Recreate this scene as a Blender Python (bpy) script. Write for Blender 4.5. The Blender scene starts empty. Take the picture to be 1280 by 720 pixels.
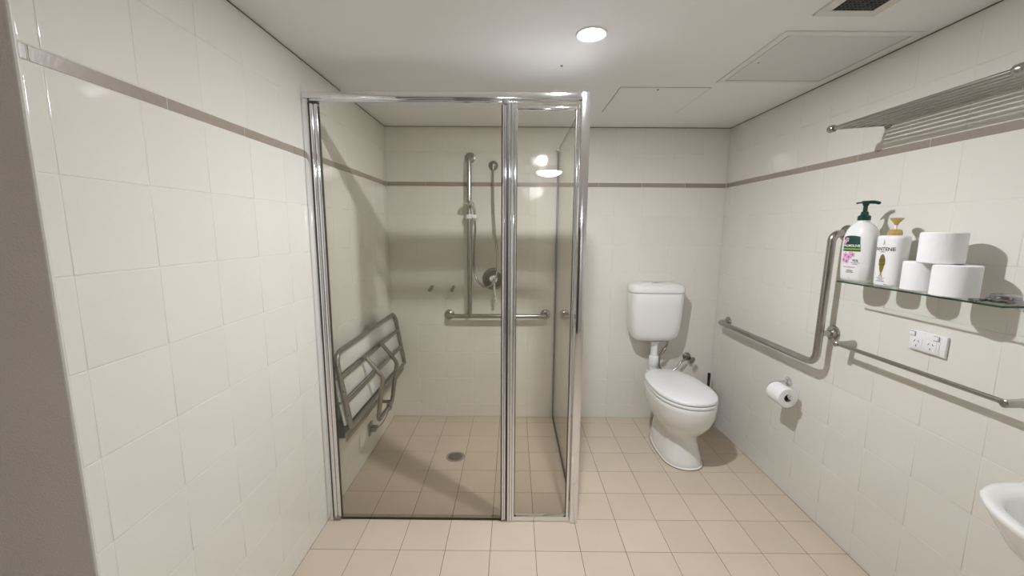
import bpy, bmesh, math, random
from mathutils import Vector, Matrix

# ------------------------------------------------------------------ camera, world, lights, exposure
random.seed(7)
SC = bpy.context.scene
COL = SC.collection
f_px, yaw, pitch, roll, HC = 502.28, -0.00366, 0.14262, 0.00648, 1.43846
cd = bpy.data.cameras.new('camera'); cam = bpy.data.objects.new('camera', cd); COL.objects.link(cam)
cd.sensor_fit = 'HORIZONTAL'; cd.sensor_width = 36.0; cd.lens = f_px / 1280 * 36.0
cd.clip_start = 0.02
Fv = Vector((math.sin(yaw) * math.cos(pitch), math.cos(yaw) * math.cos(pitch), -math.sin(pitch)))
Rv = Vector((math.cos(yaw), -math.sin(yaw), 0)); Uv = Rv.cross(Fv)
R2 = Rv * math.cos(roll) + Uv * math.sin(roll); U2 = -Rv * math.sin(roll) + Uv * math.cos(roll)
M = Matrix((R2, U2, -Fv)).transposed().to_4x4(); M.translation = Vector((0, 0, HC))
cam.matrix_world = M
SC.camera = cam
SC.view_settings.view_transform = 'Standard'; SC.view_settings.look = 'None'
SC.view_settings.gamma = 1.0; SC.view_settings.use_curve_mapping = False
SC.view_settings.exposure = 1.06
W = bpy.data.worlds.new('world'); SC.world = W; W.use_nodes = True
W.node_tree.nodes['Background'].inputs[0].default_value = (0.5, 0.5, 0.5, 1)
W.node_tree.nodes['Background'].inputs[1].default_value = 0.0      # closed room, no daylight
DOWN_POWER = 3750.0     # emission strength of the small core of the recessed downlight
DOME_POWER = 30.0       # emission strength of the opal ceiling light behind the camera
DOWN_XY = (0.282, 1.605); DOME_XY = (0.40, -1.10)

# ------------------------------------------------------------------ room measures
T = 0.205
XL, XR, D, H = -0.917, 1.518, 2.958, 2.160
YF = 0.787                       # where the left wall ends in an outer corner
YR, XE = -1.75, -2.10            # rear wall, entry wall
B0 = 0.5265 * T; BAND0 = B0 + 8 * T; BAND1 = BAND0 + 0.0313
ROWS = [0.0] + [B0 + i * T for i in range(9)] + [BAND1, BAND1 + T, H - .0045]   # includes band strip
YS = 1.831                       # plane of the shower screen

# ------------------------------------------------------------------ materials
def mat(name, col=(0.8, 0.8, 0.8), rough=0.5, metal=0.0, **kw):
    m = bpy.data.materials.new(name); m.use_nodes = True
    b = m.node_tree.nodes['Principled BSDF']
    b.inputs['Base Color'].default_value = (*col, 1); b.inputs['Roughness'].default_value = rough
    b.inputs['Metallic'].default_value = metal
    for k, v in kw.items(): b.inputs[k].default_value = v
    return m
def N(m, t): return m.node_tree.nodes.new(t)
def LK(m, a, b): m.node_tree.links.new(a, b)
def vary(m, col, amt=0.04, scale=6.0, per_object=0.03, bump=0.0, bscale=9.0, fine=0.0, fscale=250.0, bdist=0.01):
    """colour drift from noise and per object, wavy glaze and fine grain as bump"""
    b = m.node_tree.nodes['Principled BSDF']
    geo = N(m, 'ShaderNodeNewGeometry'); no = N(m, 'ShaderNodeTexNoise'); no.inputs['Scale'].default_value = scale
    no.inputs['Detail'].default_value = 4
    LK(m, geo.outputs['Position'], no.inputs['Vector'])
    mp = N(m, 'ShaderNodeMapRange'); mp.inputs[3].default_value = 1 - amt; mp.inputs[4].default_value = 1 + amt
    LK(m, no.outputs['Fac'], mp.inputs[0])
    oi = N(m, 'ShaderNodeObjectInfo'); mo = N(m, 'ShaderNodeMapRange')
    mo.inputs[3].default_value = 1 - per_object; mo.inputs[4].default_value = 1 + per_object
    LK(m, oi.outputs['Random'], mo.inputs[0])
    mu = N(m, 'ShaderNodeMath'); mu.operation = 'MULTIPLY'; LK(m, mp.outputs[0], mu.inputs[0]); LK(m, mo.outputs[0], mu.inputs[1])
    vm = N(m, 'ShaderNodeVectorMath'); vm.operation = 'SCALE'; vm.inputs[0].default_value = col
    LK(m, mu.outputs[0], vm.inputs['Scale']); LK(m, vm.outputs[0], b.inputs['Base Color'])
    last = None
    for s, st in ((bscale, bump), (fscale, fine)):
        if st <= 0: continue
        n2 = N(m, 'ShaderNodeTexNoise'); n2.inputs['Scale'].default_value = s; n2.inputs['Detail'].default_value = 2
        LK(m, geo.outputs['Position'], n2.inputs['Vector'])
        bp = N(m, 'ShaderNodeBump'); bp.inputs['Strength'].default_value = st; bp.inputs['Distance'].default_value = bdist
        LK(m, n2.outputs['Fac'], bp.inputs['Height'])
        if last: LK(m, last.outputs[0], bp.inputs['Normal'])
        last = bp
    if last: LK(m, last.outputs[0], b.inputs['Normal'])
    return m
def glass(name, tint, refl=1.0, ior=1.5):
    """thin clear glass: tinted pass-through plus a Fresnel reflection"""
    m = bpy.data.materials.new(name); m.use_nodes = True; nt = m.node_tree; nt.nodes.clear()
    o = N(m, 'ShaderNodeOutputMaterial'); mx = N(m, 'ShaderNodeMixShader'); tr = N(m, 'ShaderNodeBsdfTransparent')
    gl = N(m, 'ShaderNodeBsdfGlossy'); gl.inputs['Roughness'].default_value = 0.0
    gl.inputs['Color'].default_value = (refl, refl, refl, 1)
    # Schlick reflectance, the same from both sides of the pane
    ge = N(m, 'ShaderNodeNewGeometry'); dt = N(m, 'ShaderNodeVectorMath'); dt.operation = 'DOT_PRODUCT'
    LK(m, ge.outputs['Normal'], dt.inputs[0]); LK(m, ge.outputs['Incoming'], dt.inputs[1])
    ab = N(m, 'ShaderNodeMath'); ab.operation = 'ABSOLUTE'; LK(m, dt.outputs['Value'], ab.inputs[0])
    om = N(m, 'ShaderNodeMath'); om.operation = 'SUBTRACT'; om.inputs[0].default_value = 1.0; om.use_clamp = True; LK(m, ab.outputs[0], om.inputs[1])
    pw = N(m, 'ShaderNodeMath'); pw.operation = 'POWER'; pw.inputs[1].default_value = 5.0; LK(m, om.outputs[0], pw.inputs[0])
    r0 = ((ior - 1) / (ior + 1)) ** 2
    fr = N(m, 'ShaderNodeMath'); fr.operation = 'MULTIPLY_ADD'; fr.inputs[1].default_value = 1 - r0; fr.inputs[2].default_value = r0; LK(m, pw.outputs[0], fr.inputs[0])
    tr.inputs['Color'].default_value = (*tint, 1)
    LK(m, fr.outputs[0], mx.inputs[0]); LK(m, tr.outputs[0], mx.inputs[1]); LK(m, gl.outputs[0], mx.inputs[2])
    LK(m, mx.outputs[0], o.inputs[0])
    return m
def emit(name, col, s):
    m = bpy.data.materials.new(name); m.use_nodes = True; nt = m.node_tree; nt.nodes.clear()
    o = N(m, 'ShaderNodeOutputMaterial'); e = N(m, 'ShaderNodeEmission')
    e.inputs[0].default_value = (*col, 1); e.inputs[1].default_value = s; LK(m, e.outputs[0], o.inputs[0])
    return m

WT = (0.775, 0.757, 0.695)
M_TILE = vary(mat('cream_glazed_tile', WT, 0.065), WT, 0.025, 5, 0.010, bump=0.07, bscale=11, fine=0.02, fscale=160)
BT = (0.35, 0.295, 0.245)
M_BAND = vary(mat('mushroom_border_tile', BT, 0.3), BT, 0.10, 60, 0.06, fine=0.05, fscale=200)
M_GROUT = vary(mat('wall_grout', (0.74, 0.72, 0.66), 0.8), (0.74, 0.72, 0.66), 0.05, 20, 0)
FT = (0.62, 0.525, 0.42)
M_FLOOR = vary(mat('beige_floor_tile', FT, 0.42), FT, 0.07, 4, 0.03, bump=0.05, bscale=14, fine=0.10, fscale=400)
M_FGROUT = vary(mat('floor_grout', (0.20, 0.155, 0.115), 0.85), (0.20, 0.155, 0.115), 0.25, 12, 0)
M_CEIL = vary(mat('white_ceiling_paint', (0.90, 0.90, 0.905), 0.65), (0.90, 0.90, 0.905), 0.01, 3, 0, fine=0.05, fscale=300)
M_PANEL = vary(mat('grey_panel_paint', (0.74, 0.75, 0.745), 0.5), (0.74, 0.75, 0.745), 0.03, 6, 0)
M_HFRAME = vary(mat('hatch_frame_paint', (0.82, 0.82, 0.81), 0.5), (0.82, 0.82, 0.81), 0.03, 6, 0)
M_GREY = vary(mat('grey_painted_plaster', (0.74, 0.685, 0.64), 0.7), (0.74, 0.685, 0.64), 0.05, 5, 0, fine=0.2, fscale=260)
M_REAR = vary(mat('taupe_wall_paint', (0.52, 0.49, 0.45), 0.6), (0.52, 0.49, 0.45), 0.03, 3, 0)
M_TRIMP = vary(mat('white_corner_bead', (0.74, 0.72, 0.67), 0.4), (0.74, 0.72, 0.67), 0.02, 8, 0)
M_CHROME = vary(mat('polished_chrome', (0.83, 0.84, 0.86), 0.07, 1.0), (0.83, 0.84, 0.86), 0.02, 5, 0)
M_STEEL = vary(mat('brushed_stainless', (0.45, 0.43, 0.41), 0.25, 1.0), (0.45, 0.43, 0.41), 0.06, 30, 0.02)
M_ANOD = vary(mat('dull_grey_anodised', (0.24, 0.24, 0.23), 0.5, 0.3), (0.24, 0.24, 0.23), 0.05, 20, 0)
M_PLUG = mat('smoky_chrome', (0.36, 0.37, 0.40), 0.10, 1.0)
M_DSTEEL = vary(mat('dull_stainless', (0.34, 0.32, 0.29), 0.36, 1.0), (0.34, 0.32, 0.29), 0.08, 20, 0.02)
M_CERAM = vary(mat('white_vitreous_china', (0.84, 0.84, 0.82), 0.08, **{'Coat Weight': 0.3}), (0.84, 0.84, 0.82), 0.01, 4, 0)
M_PLAST = vary(mat('white_plastic', (0.86, 0.86, 0.87), 0.22), (0.86, 0.86, 0.87), 0.01, 4, 0)
M_BLACK = vary(mat('black_plastic', (0.012, 0.012, 0.013), 0.35), (0.012, 0.012, 0.013), 0.1, 20, 0)
M_RUBBER = vary(mat('dark_rubber_seal', (0.06, 0.055, 0.05), 0.5), (0.06, 0.055, 0.05), 0.1, 20, 0)
M_SLAT = vary(mat('white_seat_slat', (0.80, 0.82, 0.80), 0.35), (0.80, 0.82, 0.80), 0.02, 6, 0)
M_GLASS = glass('shower_glass', (0.992, 0.986, 0.960))
M_GEDGE = mat('green_glass_edge', (0.03, 0.07, 0.05), 0.1)
M_SHELF = glass('clear_shelf_glass', (0.965, 0.988, 0.972))
M_SEAL = glass('smoky_door_seal', (0.90, 0.86, 0.83), 0.6)
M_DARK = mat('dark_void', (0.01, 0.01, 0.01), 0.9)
M_PAPER = vary(mat('white_tissue_paper', (0.90, 0.90, 0.905), 0.95), (0.90, 0.90, 0.905), 0.02, 40, 0, bump=0.3, bscale=70, bdist=0.002)
M_CARD = mat('grey_cardboard', (0.30, 0.26, 0.22), 0.9)
M_HANDLE = mat('pearl_white_plastic', (0.82, 0.83, 0.82), 0.2)
M_GREEN = mat('dark_green_plastic', (0.004, 0.045, 0.035), 0.25)
M_LGREEN = mat('dark_green_print', (0.006, 0.05, 0.035), 0.4)
M_LIME = mat('lime_print', (0.22, 0.40, 0.05), 0.4)
M_PINK = mat('pink_print', (0.72, 0.36, 0.58), 0.4)
M_MAG = mat('magenta_print', (0.28, 0.03, 0.14), 0.4)
M_INK = mat('black_print', (0.02, 0.02, 0.03), 0.4)
M_RED = mat('rose_print', (0.6, 0.16, 0.25), 0.4)
M_OLIVE = mat('olive_gold_print', (0.20, 0.16, 0.025), 0.35)
M_GOLD = mat('gold_plastic', (0.62, 0.42, 0.16), 0.25, 0.35)
M_SILV = mat('silver_print', (0.45, 0.47, 0.48), 0.35)
M_WPRINT = mat('white_print', (0.85, 0.85, 0.85), 0.4)
M_DOWN = emit('downlight_glow', (0.965, 0.98, 1.02), DOWN_POWER)
M_HALO = emit('downlight_halo', (1.0, 0.985, 0.985), 40.0)
M_DOME = emit('dome_glow', (0.965, 0.98, 1.02), DOME_POWER)

# ------------------------------------------------------------------ helpers
def tag(o, label=None, cat=None, group=None, kind=None):
    if label: o['label'] = label
    if cat: o['category'] = cat
    if group: o['group'] = group
    if kind: o['kind'] = kind
    return o
def empty(name, loc=(0, 0, 0), rz=0.0):
    o = bpy.data.objects.new(name, None); COL.objects.link(o); o.location = loc; o.rotation_euler = (0, 0, rz)
    o.empty_display_size = 0.05
    return o
def link_mesh(name, me, m, parent=None, smooth=False):
    if m is not None and not me.materials:
        for q in (m if isinstance(m, (list, tuple)) else [m]): me.materials.append(q)
    if smooth:
        for p in me.polygons: p.use_smooth = True
    o = bpy.data.objects.new(name, me); COL.objects.link(o)
    if parent: o.parent = parent
    return o
def obj(name, bm, m, parent=None, smooth=True, angle=35, sub=0):
    bmesh.ops.remove_doubles(bm, verts=bm.verts, dist=1e-6)
    bmesh.ops.recalc_face_normals(bm, faces=bm.faces)
    if smooth:
        for f in bm.faces: f.smooth = True
        for e in bm.edges:
            if len(e.link_faces) == 2 and e.calc_face_angle(0) > math.radians(angle): e.smooth = False
    me = bpy.data.meshes.new(name); bm.to_mesh(me); bm.free()
    o = link_mesh(name, me, m, parent)
    if sub:
        md = o.modifiers.new('sub', 'SUBSURF'); md.levels = sub; md.render_levels = sub
    return o
def box(bm, x0, x1, y0, y1, z0, z1, bev=0.0, seg=2):
    tmp = bmesh.new()
    bmesh.ops.create_cube(tmp, size=1)
    bmesh.ops.scale(tmp, verts=tmp.verts, vec=(abs(x1 - x0), abs(y1 - y0), abs(z1 - z0)))
    bmesh.ops.translate(tmp, verts=tmp.verts, vec=((x0 + x1) / 2, (y0 + y1) / 2, (z0 + z1) / 2))
    if bev > 0: bmesh.ops.bevel(tmp, geom=tmp.edges[:], offset=bev, segments=seg, affect='EDGES', profile=0.5)
    merge(bm, tmp)
def merge(bm, tmp, mx=None):
    if mx is not None: bmesh.ops.transform(tmp, matrix=mx, verts=tmp.verts)
    me = bpy.data.meshes.new('t'); tmp.to_mesh(me); tmp.free(); bm.from_mesh(me); bpy.data.meshes.remove(me)
def fillet(pts, r, n=6):
    pts = [Vector(p) for p in pts]; out = [pts[0]]
    for i in range(1, len(pts) - 1):
        a, b, c = pts[i - 1], pts[i], pts[i + 1]
        u = (a - b); v = (c - b); lu, lv = u.length, v.length; u.normalize(); v.normalize()
        ang = u.angle(v); t = min(r / math.tan(ang / 2), lu * .49, lv * .49)
        p0 = b + u * t; p1 = b + v * t
        for k in range(n + 1):
            s = k / n
            out.append((1 - s) ** 2 * p0 + 2 * s * (1 - s) * (b * 0.82 + (p0 + p1) * .09) + s * s * p1)
    out.append(pts[-1]); return out
def smooth_path(pts, n=6):
    P = [Vector(p) for p in pts]; P = [2 * P[0] - P[1]] + P + [2 * P[-1] - P[-2]]; out = []
    for i in range(1, len(P) - 2):
        for k in range(n):
            t = k / n; a, b, c, d = P[i - 1:i + 3]
            out.append(.5 * ((2 * b) + (c - a) * t + (2 * a - 5 * b + 4 * c - d) * t * t + (3 * b - a - 3 * c + d) * t ** 3))
    out.append(P[-2]); return out
def tube(bm, pts, r, seg=14, cap=True, closed=False):
    pts = [Vector(p) for p in pts]; n = len(pts)
    rs = r if isinstance(r, (list, tuple)) else [r] * n
    rings = []; tg = []
    for i in range(n):
        if closed: t = (pts[(i + 1) % n] - pts[i - 1])
        elif i == 0: t = pts[1] - pts[0]
        elif i == n - 1: t = pts[-1] - pts[-2]
        else: t = (pts[i + 1] - pts[i]).normalized() + (pts[i] - pts[i - 1]).normalized()
        tg.append(t.normalized())
    nrm = tg[0].orthogonal().normalized()
    for i in range(n):
        if i: 
            q = tg[i - 1].rotation_difference(tg[i]); nrm = (q @ nrm).normalized()
        bn = tg[i].cross(nrm)
        rings.append([bm.verts.new(pts[i] + (nrm * math.cos(2 * math.pi * k / seg) + bn * math.sin(2 * math.pi * k / seg)) * rs[i]) for k in range(seg)])
    m = n if closed else n - 1
    for i in range(m):
        A, B = rings[i], rings[(i + 1) % n]
        off = 0
        if closed and i == n - 1:
            off = min(range(seg), key=lambda s: (A[0].co - B[s].co).length)
        for k in range(seg):
            bm.faces.new((A[k], A[(k + 1) % seg], B[(k + 1 + off) % seg], B[(k + off) % seg]))
    if cap and not closed:
        bm.faces.new(rings[0]); bm.faces.new(rings[-1][::-1])
def lathe(bm, prof, seg=32, mx=None, sx=1.0, sy=1.0):
    """prof: (r, z) list, about local z"""
    tmp = bmesh.new(); rings = []
    for r, z in prof:
        if r < 1e-6: rings.append([tmp.verts.new((0, 0, z))])
        else: rings.append([tmp.verts.new((r * sx * math.cos(2 * math.pi * k / seg), r * sy * math.sin(2 * math.pi * k / seg), z)) for k in range(seg)])
    for A, B in zip(rings, rings[1:]):
        if len(A) == 1 and len(B) == 1: continue
        for k in range(seg):
            k2 = (k + 1) % seg
            if len(A) == 1: tmp.faces.new((A[0], B[k2], B[k]))
            elif len(B) == 1: tmp.faces.new((A[k], A[k2], B[0]))
            else: tmp.faces.new((A[k], A[k2], B[k2], B[k]))
    if len(rings[0]) > 1: tmp.faces.new(rings[0][::-1])
    if len(rings[-1]) > 1: tmp.faces.new(rings[-1])
    merge(bm, tmp, mx)
def axis(p, d):
    """matrix whose local z runs along d from p"""
    d = Vector(d).normalized(); return Matrix.Translation(Vector(p)) @ d.to_track_quat('Z', 'Y').to_matrix().to_4x4()
def loft(bm, rings, caps=True):
    V = [[bm.verts.new(p) for p in r] for r in rings]; n = len(V[0])
    for A, B in zip(V, V[1:]):
        for k in range(n): bm.faces.new((A[k], A[(k + 1) % n], B[(k + 1) % n], B[k]))
    if caps: bm.faces.new(V[0][::-1]); bm.faces.new(V[-1])
def BM(): return bmesh.new()

# ------------------------------------------------------------------ tiled surfaces
TILE_CACHE = {}
def tile_mesh(w, h, m, gap, bev, depth=0.006):
    key = (round(w, 4), round(h, 4), m.name)
    if key in TILE_CACHE: return TILE_CACHE[key]
    a, b = w / 2 - gap / 2, h / 2 - gap / 2
    lv = [(0, -depth), (0, -bev), (bev * .3, -bev * .3), (bev, 0), (bev * 2.2, 0)]
    vs = []; fs = []
    for ins, z in lv:
        vs += [(-a + ins, -b + ins, z), (a - ins, -b + ins, z), (a - ins, b - ins, z), (-a + ins, b - ins, z)]
    for i in range(len(lv) - 1):
        for k in range(4):
            fs.append((i * 4 + k, i * 4 + (k + 1) % 4, (i + 1) * 4 + (k + 1) % 4, (i + 1) * 4 + k))
    t = (len(lv) - 1) * 4; fs.append((t, t + 1, t + 2, t + 3))
    me = bpy.data.meshes.new('tile'); me.from_pydata(vs, [], fs); me.materials.append(m)
    for p in me.polygons: p.use_smooth = p.index >= 4
    TILE_CACHE[key] = me
    return me
def place_tiles(parent, us, vs, mx, m, gap, bev, stuff=lambda u, v: False, name='tile', tilt=0.0008):
    """grid of tiles in the plane of mx (local x = u, y = v, z = outwards)"""
    rest = []
    for i in range(len(us) - 1):
        for j in range(len(vs) - 1):
            w, h = us[i + 1] - us[i], vs[j + 1] - vs[j]
            if w < 0.006 or h < 0.006: continue
            me = tile_mesh(w, h, m, gap, bev)
            u, v = (us[i] + us[i + 1]) / 2, (vs[j] + vs[j + 1]) / 2
            L = mx @ Matrix.Translation((u, v, random.uniform(-.0002, .0002))) @ Matrix.Rotation(random.uniform(-tilt, tilt), 4, 'X') @ Matrix.Rotation(random.uniform(-tilt, tilt), 4, 'Y')
            if stuff(u, v): rest.append((me, L)); continue
            o = bpy.data.objects.new(name, me); COL.objects.link(o); o.parent = parent; o.matrix_local = L
    if rest:
        bm = BM()
        for me, L in rest:
            n0 = len(bm.verts); bm.from_mesh(me); bm.verts.ensure_lookup_table()
            bmesh.ops.transform(bm, matrix=L, verts=bm.verts[n0:])
        me2 = bpy.data.meshes.new(name + '_field'); bm.to_mesh(me2); bm.free(); me2.materials.append(m)
        for p in me2.polygons: p.use_smooth = True
        o = bpy.data.objects.new(name + '_field', me2); COL.objects.link(o); o.parent = parent; o['kind'] = 'stuff'
def steps(a, b, j0, step=T):
    """a, all joints j0 + k*step strictly between a and b, b"""
    k = math.ceil((a - j0) / step + 1e-4); out = [a]
    while j0 + k * step < b - 1e-3: out.append(j0 + k * step); k += 1
    return out + [b]
def struct(name, bm, m, label, cat):
    o = obj(name, bm, m, None, smooth=False); return tag(o, label, cat, None, 'structure')

g = 0.0009   # grout face lies this far behind the tile face
bm = BM(); box(bm, XL - .1, XR + .1, D + g, D + .12, -.02, H + .03)
wall_back = struct('wall_back', bm, M_GROUT, 'cream tiled end wall with a thin mushroom border line, behind shower and toilet', 'wall')
bm = BM(); box(bm, XL - .12, XL - g, YF + .004, D + .1, -.02, H + .03)
wall_left = struct('wall_left', bm, M_GROUT, 'cream tiled left wall with mushroom border, running into the shower', 'wall')
bm = BM(); box(bm, XR + g, XR + .12, YR - .1, D + .1, -.02, H + .03)
wall_right = struct('wall_right', bm, M_GROUT, 'cream tiled right wall carrying the glass shelf, rails and power outlet', 'wall')
bm = BM(); box(bm, XE - .1, XL - .006, YF, YF + .1, -.02, H + .03)
wall_entry = struct('wall_entry', bm, M_GREY, 'grey painted wall face in shade at the left edge, meeting the tiled corner', 'wall')
bm = BM(); tube(bm, [(XL - .006, YF + .005, 0), (XL - .006, YF + .005, H)], .0058, 10); 
trim = struct('trim_1', bm, M_TRIMP, 'pale rounded bead down the outer corner of the left wall', 'trim')
bm = BM(); box(bm, XE - .1, XR + .1, YR - .1, YR, -.02, H + .03)
wall_rear = struct('wall_rear', bm, M_REAR, 'plain taupe wall behind the viewer', 'wall')
bm = BM(); box(bm, -.62, .30, YR + .0005, YR + .04, .0005, 2.04, .003)  # door added out of view to give the chrome something dark to reflect
added_door = struct('added_door', bm, mat('brown_door_paint', (.06, .045, .035), .4), 'unseen dark brown door added behind the viewer for dark reflections in the chrome', 'door')
bm = BM(); lathe(bm, [(.025, 0), (.025, .006), (.010, .010), (.010, .045), (0, .046)], 24, axis((.22, YR + .04, 1.0), (0, 1, 0))); tube(bm, [(.22, YR + .082, 1.0), (.10, YR + .082, 1.0)], .009, 12)
obj('door_handle', bm, M_STEEL, added_door)
bm = BM(); box(bm, XE - .1, XE, YR - .1, YF + .1, -.02, H + .03)
struct('wall_side', bm, M_REAR, 'plain taupe side wall of the entry, left of the viewer', 'wall')
bm = BM(); box(bm, XE - .1, XR + .1, YR - .1, D + .1, -.10, -.0016)
floor = struct('floor', bm, M_FGROUT, 'beige square tiled floor with thin dark joints', 'floor')
# ceiling slab (with its vent and downlight bored out as separate recesses left shallow)
bm = BM(); box(bm, XE - .1, XR + .1, YR - .1, D + .1, H, H + .08)
ceiling = struct('ceiling', bm, M_CEIL, 'flat white painted ceiling', 'ceiling')

M_GAP = mat('painted_shadow_line', (0.17, 0.145, 0.115), .8)  # brown strip colour stands in for the shaded line under the ceiling
for i, (a, b_, c, d, w) in enumerate(((XL, XR, D - .0004, D + .001, 'end'), (XL - .001, XL + .0004, YF + .004, D, 'left'), (XR - .0004, XR + .001, YR, D, 'right'))):
    bm = BM(); box(bm, a, b_, c, d, H - .0045, H - .0002); struct('trim_%d' % (i + 2), bm, M_GAP, 'thin brown strip painted as the shadow line where the %s wall meets the ceiling' % w, 'trim')
MB = Matrix(((1, 0, 0, 0), (0, 0, -1, D), (0, 1, 0, 0), (0, 0, 0, 1)))                 # back: u=x v=z out=-y
ML = Matrix(((0, 0, 1, XL), (1, 0, 0, 0), (0, 1, 0, 0), (0, 0, 0, 1)))                 # left: u=y v=z out=+x
MR = Matrix(((0, 0, -1, XR), (-1, 0, 0, 0), (0, 1, 0, 0), (0, 0, 0, 1)))               # right: u=-y v=z out=-x
rows_main = [r for r in ROWS if r <= BAND0 + 1e-6]; rows_top = [r for r in ROWS if r >= BAND1 - 1e-6]
cb = steps(XL + .001, XR - .001, XL)
cl = steps(YF + .004, D - .001, 0.8289)
cr = steps(-(D - .001), -YR, -2.4446)
GW, BW = 0.0015, 0.0013
for rr in (rows_main, rows_top):
    place_tiles(wall_back, cb, rr, MB, M_TILE, GW, BW)
    place_tiles(wall_left, cl, rr, ML, M_TILE, GW, BW)
    place_tiles(wall_right, cr, rr, MR, M_TILE, GW, BW, stuff=lambda u, v: u > -1.0)
bb = steps(XL + .001, XR - .001, XR - .3075 * 8, .3095)
bl = steps(YF + .004, D - .001, .807, .3085)
br = steps(-(D - .001), -YR, -2.785, .3125)
place_tiles(wall_back, bb, [BAND0, BAND1], MB, M_BAND, GW, .001, name='border_tile')
place_tiles(wall_left, bl, [BAND0, BAND1], ML, M_BAND, GW, .001, name='border_tile')
place_tiles(wall_right, br, [BAND0, BAND1], MR, M_BAND, GW, .001, name='border_tile', stuff=lambda u, v: u > -.9)
fx = steps(XE, XR - .001, XL); fx = [x for x in fx if abs(x - XL) > 1e-3 or True]
fy = steps(YR, D - .001, D - .4608 * T)
place_tiles(floor, [x for x in fx if x >= XL - 1e-6], [y for y in fy], Matrix.Identity(4), M_FLOOR, .0024, .0010,
            stuff=lambda u, v: v < 1.28)
place_tiles(floor, [x for x in fx if x <= XL + 1e-6], [y for y in fy if y < YF] + [YF], Matrix.Identity(4), M_FLOOR, .0024, .0010,
            stuff=lambda u, v: True)

# ------------------------------------------------------------------ ceiling fittings
def ring(bm, cx, cy, z0, z1, r0, r1, seg=48):
    lathe(bm, [(r0, z1), (r0, z0 + .001), (r0 + .001, z0), (r1 - .002, z0), (r1, z0 + .002), (r1, z1)], seg, Matrix.Translation((cx, cy, 0)))
dl = tag(empty('downlight', (DOWN_XY[0], DOWN_XY[1], H)), 'small round recessed downlight glowing white in the ceiling, in front of the shower screen', 'light')
bm = BM()
tmp_prof = [(.058, -.0), (.058, -.004), (.052, -.006), (.047, -.004), (.047, -.0)]
lathe(bm, tmp_prof, 48); obj('trim_ring', bm, M_PLAST, dl)
bm = BM(); lathe(bm, [(.018, -.0052), (.046, -.0030)], 48); df = obj('diffuser', bm, M_HALO, dl)
bm = BM(); lathe(bm, [(0, -.0058), (.018, -.0055), (.018, -.0051)], 40); obj('lamp_core', bm, M_DOWN, df)
dm = tag(empty('ceiling_light', (DOME_XY[0], DOME_XY[1], H)), 'round opal dome ceiling light, seen mirrored in the narrow fixed shower pane', 'light')
bm = BM(); lathe(bm, [(.120, 0), (.125, -.004), (.130, -.045), (.150, -.050), (.147, -.054)], 64); obj('base_ring', bm, M_PLAST, dm)
bm = BM(); lathe(bm, [(.147, -.052)] + [(.147 * math.cos(a), -.052 - .055 * math.sin(a)) for a in [k * math.pi / 20 for k in range(1, 10)]] + [(0, -.107)], 64)
obj('diffuser', bm, M_DOME, dm)

# access hatch next to the right wall
ah = tag(empty('access_hatch', (1.235, 1.83, H)), 'large square grey ceiling access hatch beside the right wall', 'hatch')
def frame(bm, x0, x1, y0, y1, w, z0, z1, bev=.001):
    box(bm, x0, x1, y0, y0 + w, z0, z1, bev); box(bm, x0, x1, y1 - w, y1, z0, z1, bev)
    box(bm, x0, x0 + w, y0 + w, y1 - w, z0, z1, bev); box(bm, x1 - w, x1, y0 + w, y1 - w, z0, z1, bev)
bm = BM(); frame(bm, -.255, .255, -.255, .255, .028, -.005, .0); obj('frame', bm, M_HFRAME, ah, smooth=False)
bm = BM(); box(bm, -.2225, .2225, -.2225, .2225, -.0035, 0, .0006); obj('panel', bm, M_PANEL, ah, smooth=False)
bm = BM(); box(bm, -.228, .228, -.228, .228, -.0012, 0); obj('joint', bm, M_DARK, ah, smooth=False)
bm = BM(); lathe(bm, [(0, -.0052), (.004, -.0048), (.005, -.003), (.005, -.001)], 12, Matrix.Translation((-.19, .02, 0))); obj('screw', bm, M_DSTEEL, ah)
# second flush hatch, hairline joints
fh = tag(empty('ceiling_panel', (.763, 2.375, H)), 'white flush ceiling panel with hairline joints above the toilet', 'panel')
bm = BM(); box(bm, -.226, .226, -.212, .212, -.003, 0, .0006); obj('panel', bm, M_CEIL, fh, smooth=False)
bm = BM(); frame(bm, -.2295, .2295, -.2155, .2155, .0030, -.0012, 0, 0); obj('joint', bm, M_DSTEEL, fh, smooth=False)
bm = BM(); lathe(bm, [(0, -.0065), (.005, -.006), (.006, -.003), (.006, -.001)], 12, Matrix.Translation((-.03, -.19, 0))); obj('screw', bm, M_DSTEEL, fh)
# exhaust vent
vt = tag(empty('ceiling_vent', (1.099, 1.345, H)), 'square ceiling exhaust vent with dark egg-crate grille at the top edge', 'vent')
bm = BM(); frame(bm, -.103, .103, -.125, .123, .036, -.006, 0, .002); obj('frame', bm, M_TRIMP, vt, smooth=False)
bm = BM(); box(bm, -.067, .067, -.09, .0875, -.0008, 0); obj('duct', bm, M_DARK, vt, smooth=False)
bm = BM()
for k in range(11): x = -.066 + k * .0132; box(bm, x - .0013, x + .0013, -.089, .0870, -.005, -.001)
for k in range(14): y = -.088 + k * .0134; box(bm, -.067, .067, y - .0013, y + .0013, -.0045, -.001)
tag(obj('grille', bm, mat('grey_grille', (.10, .10, .10), .5), vt, smooth=False), kind='stuff')
bm = BM(); lathe(bm, [(0, -.005), (.004, -.004), (.006, -.002), (.006, 0)], 20, Matrix.Translation((.206, 1.898, H)))
o = obj('ceiling_hook', bm, M_DSTEEL); tag(o, 'tiny grey stud on the ceiling left of the downlight', 'stud')

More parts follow.
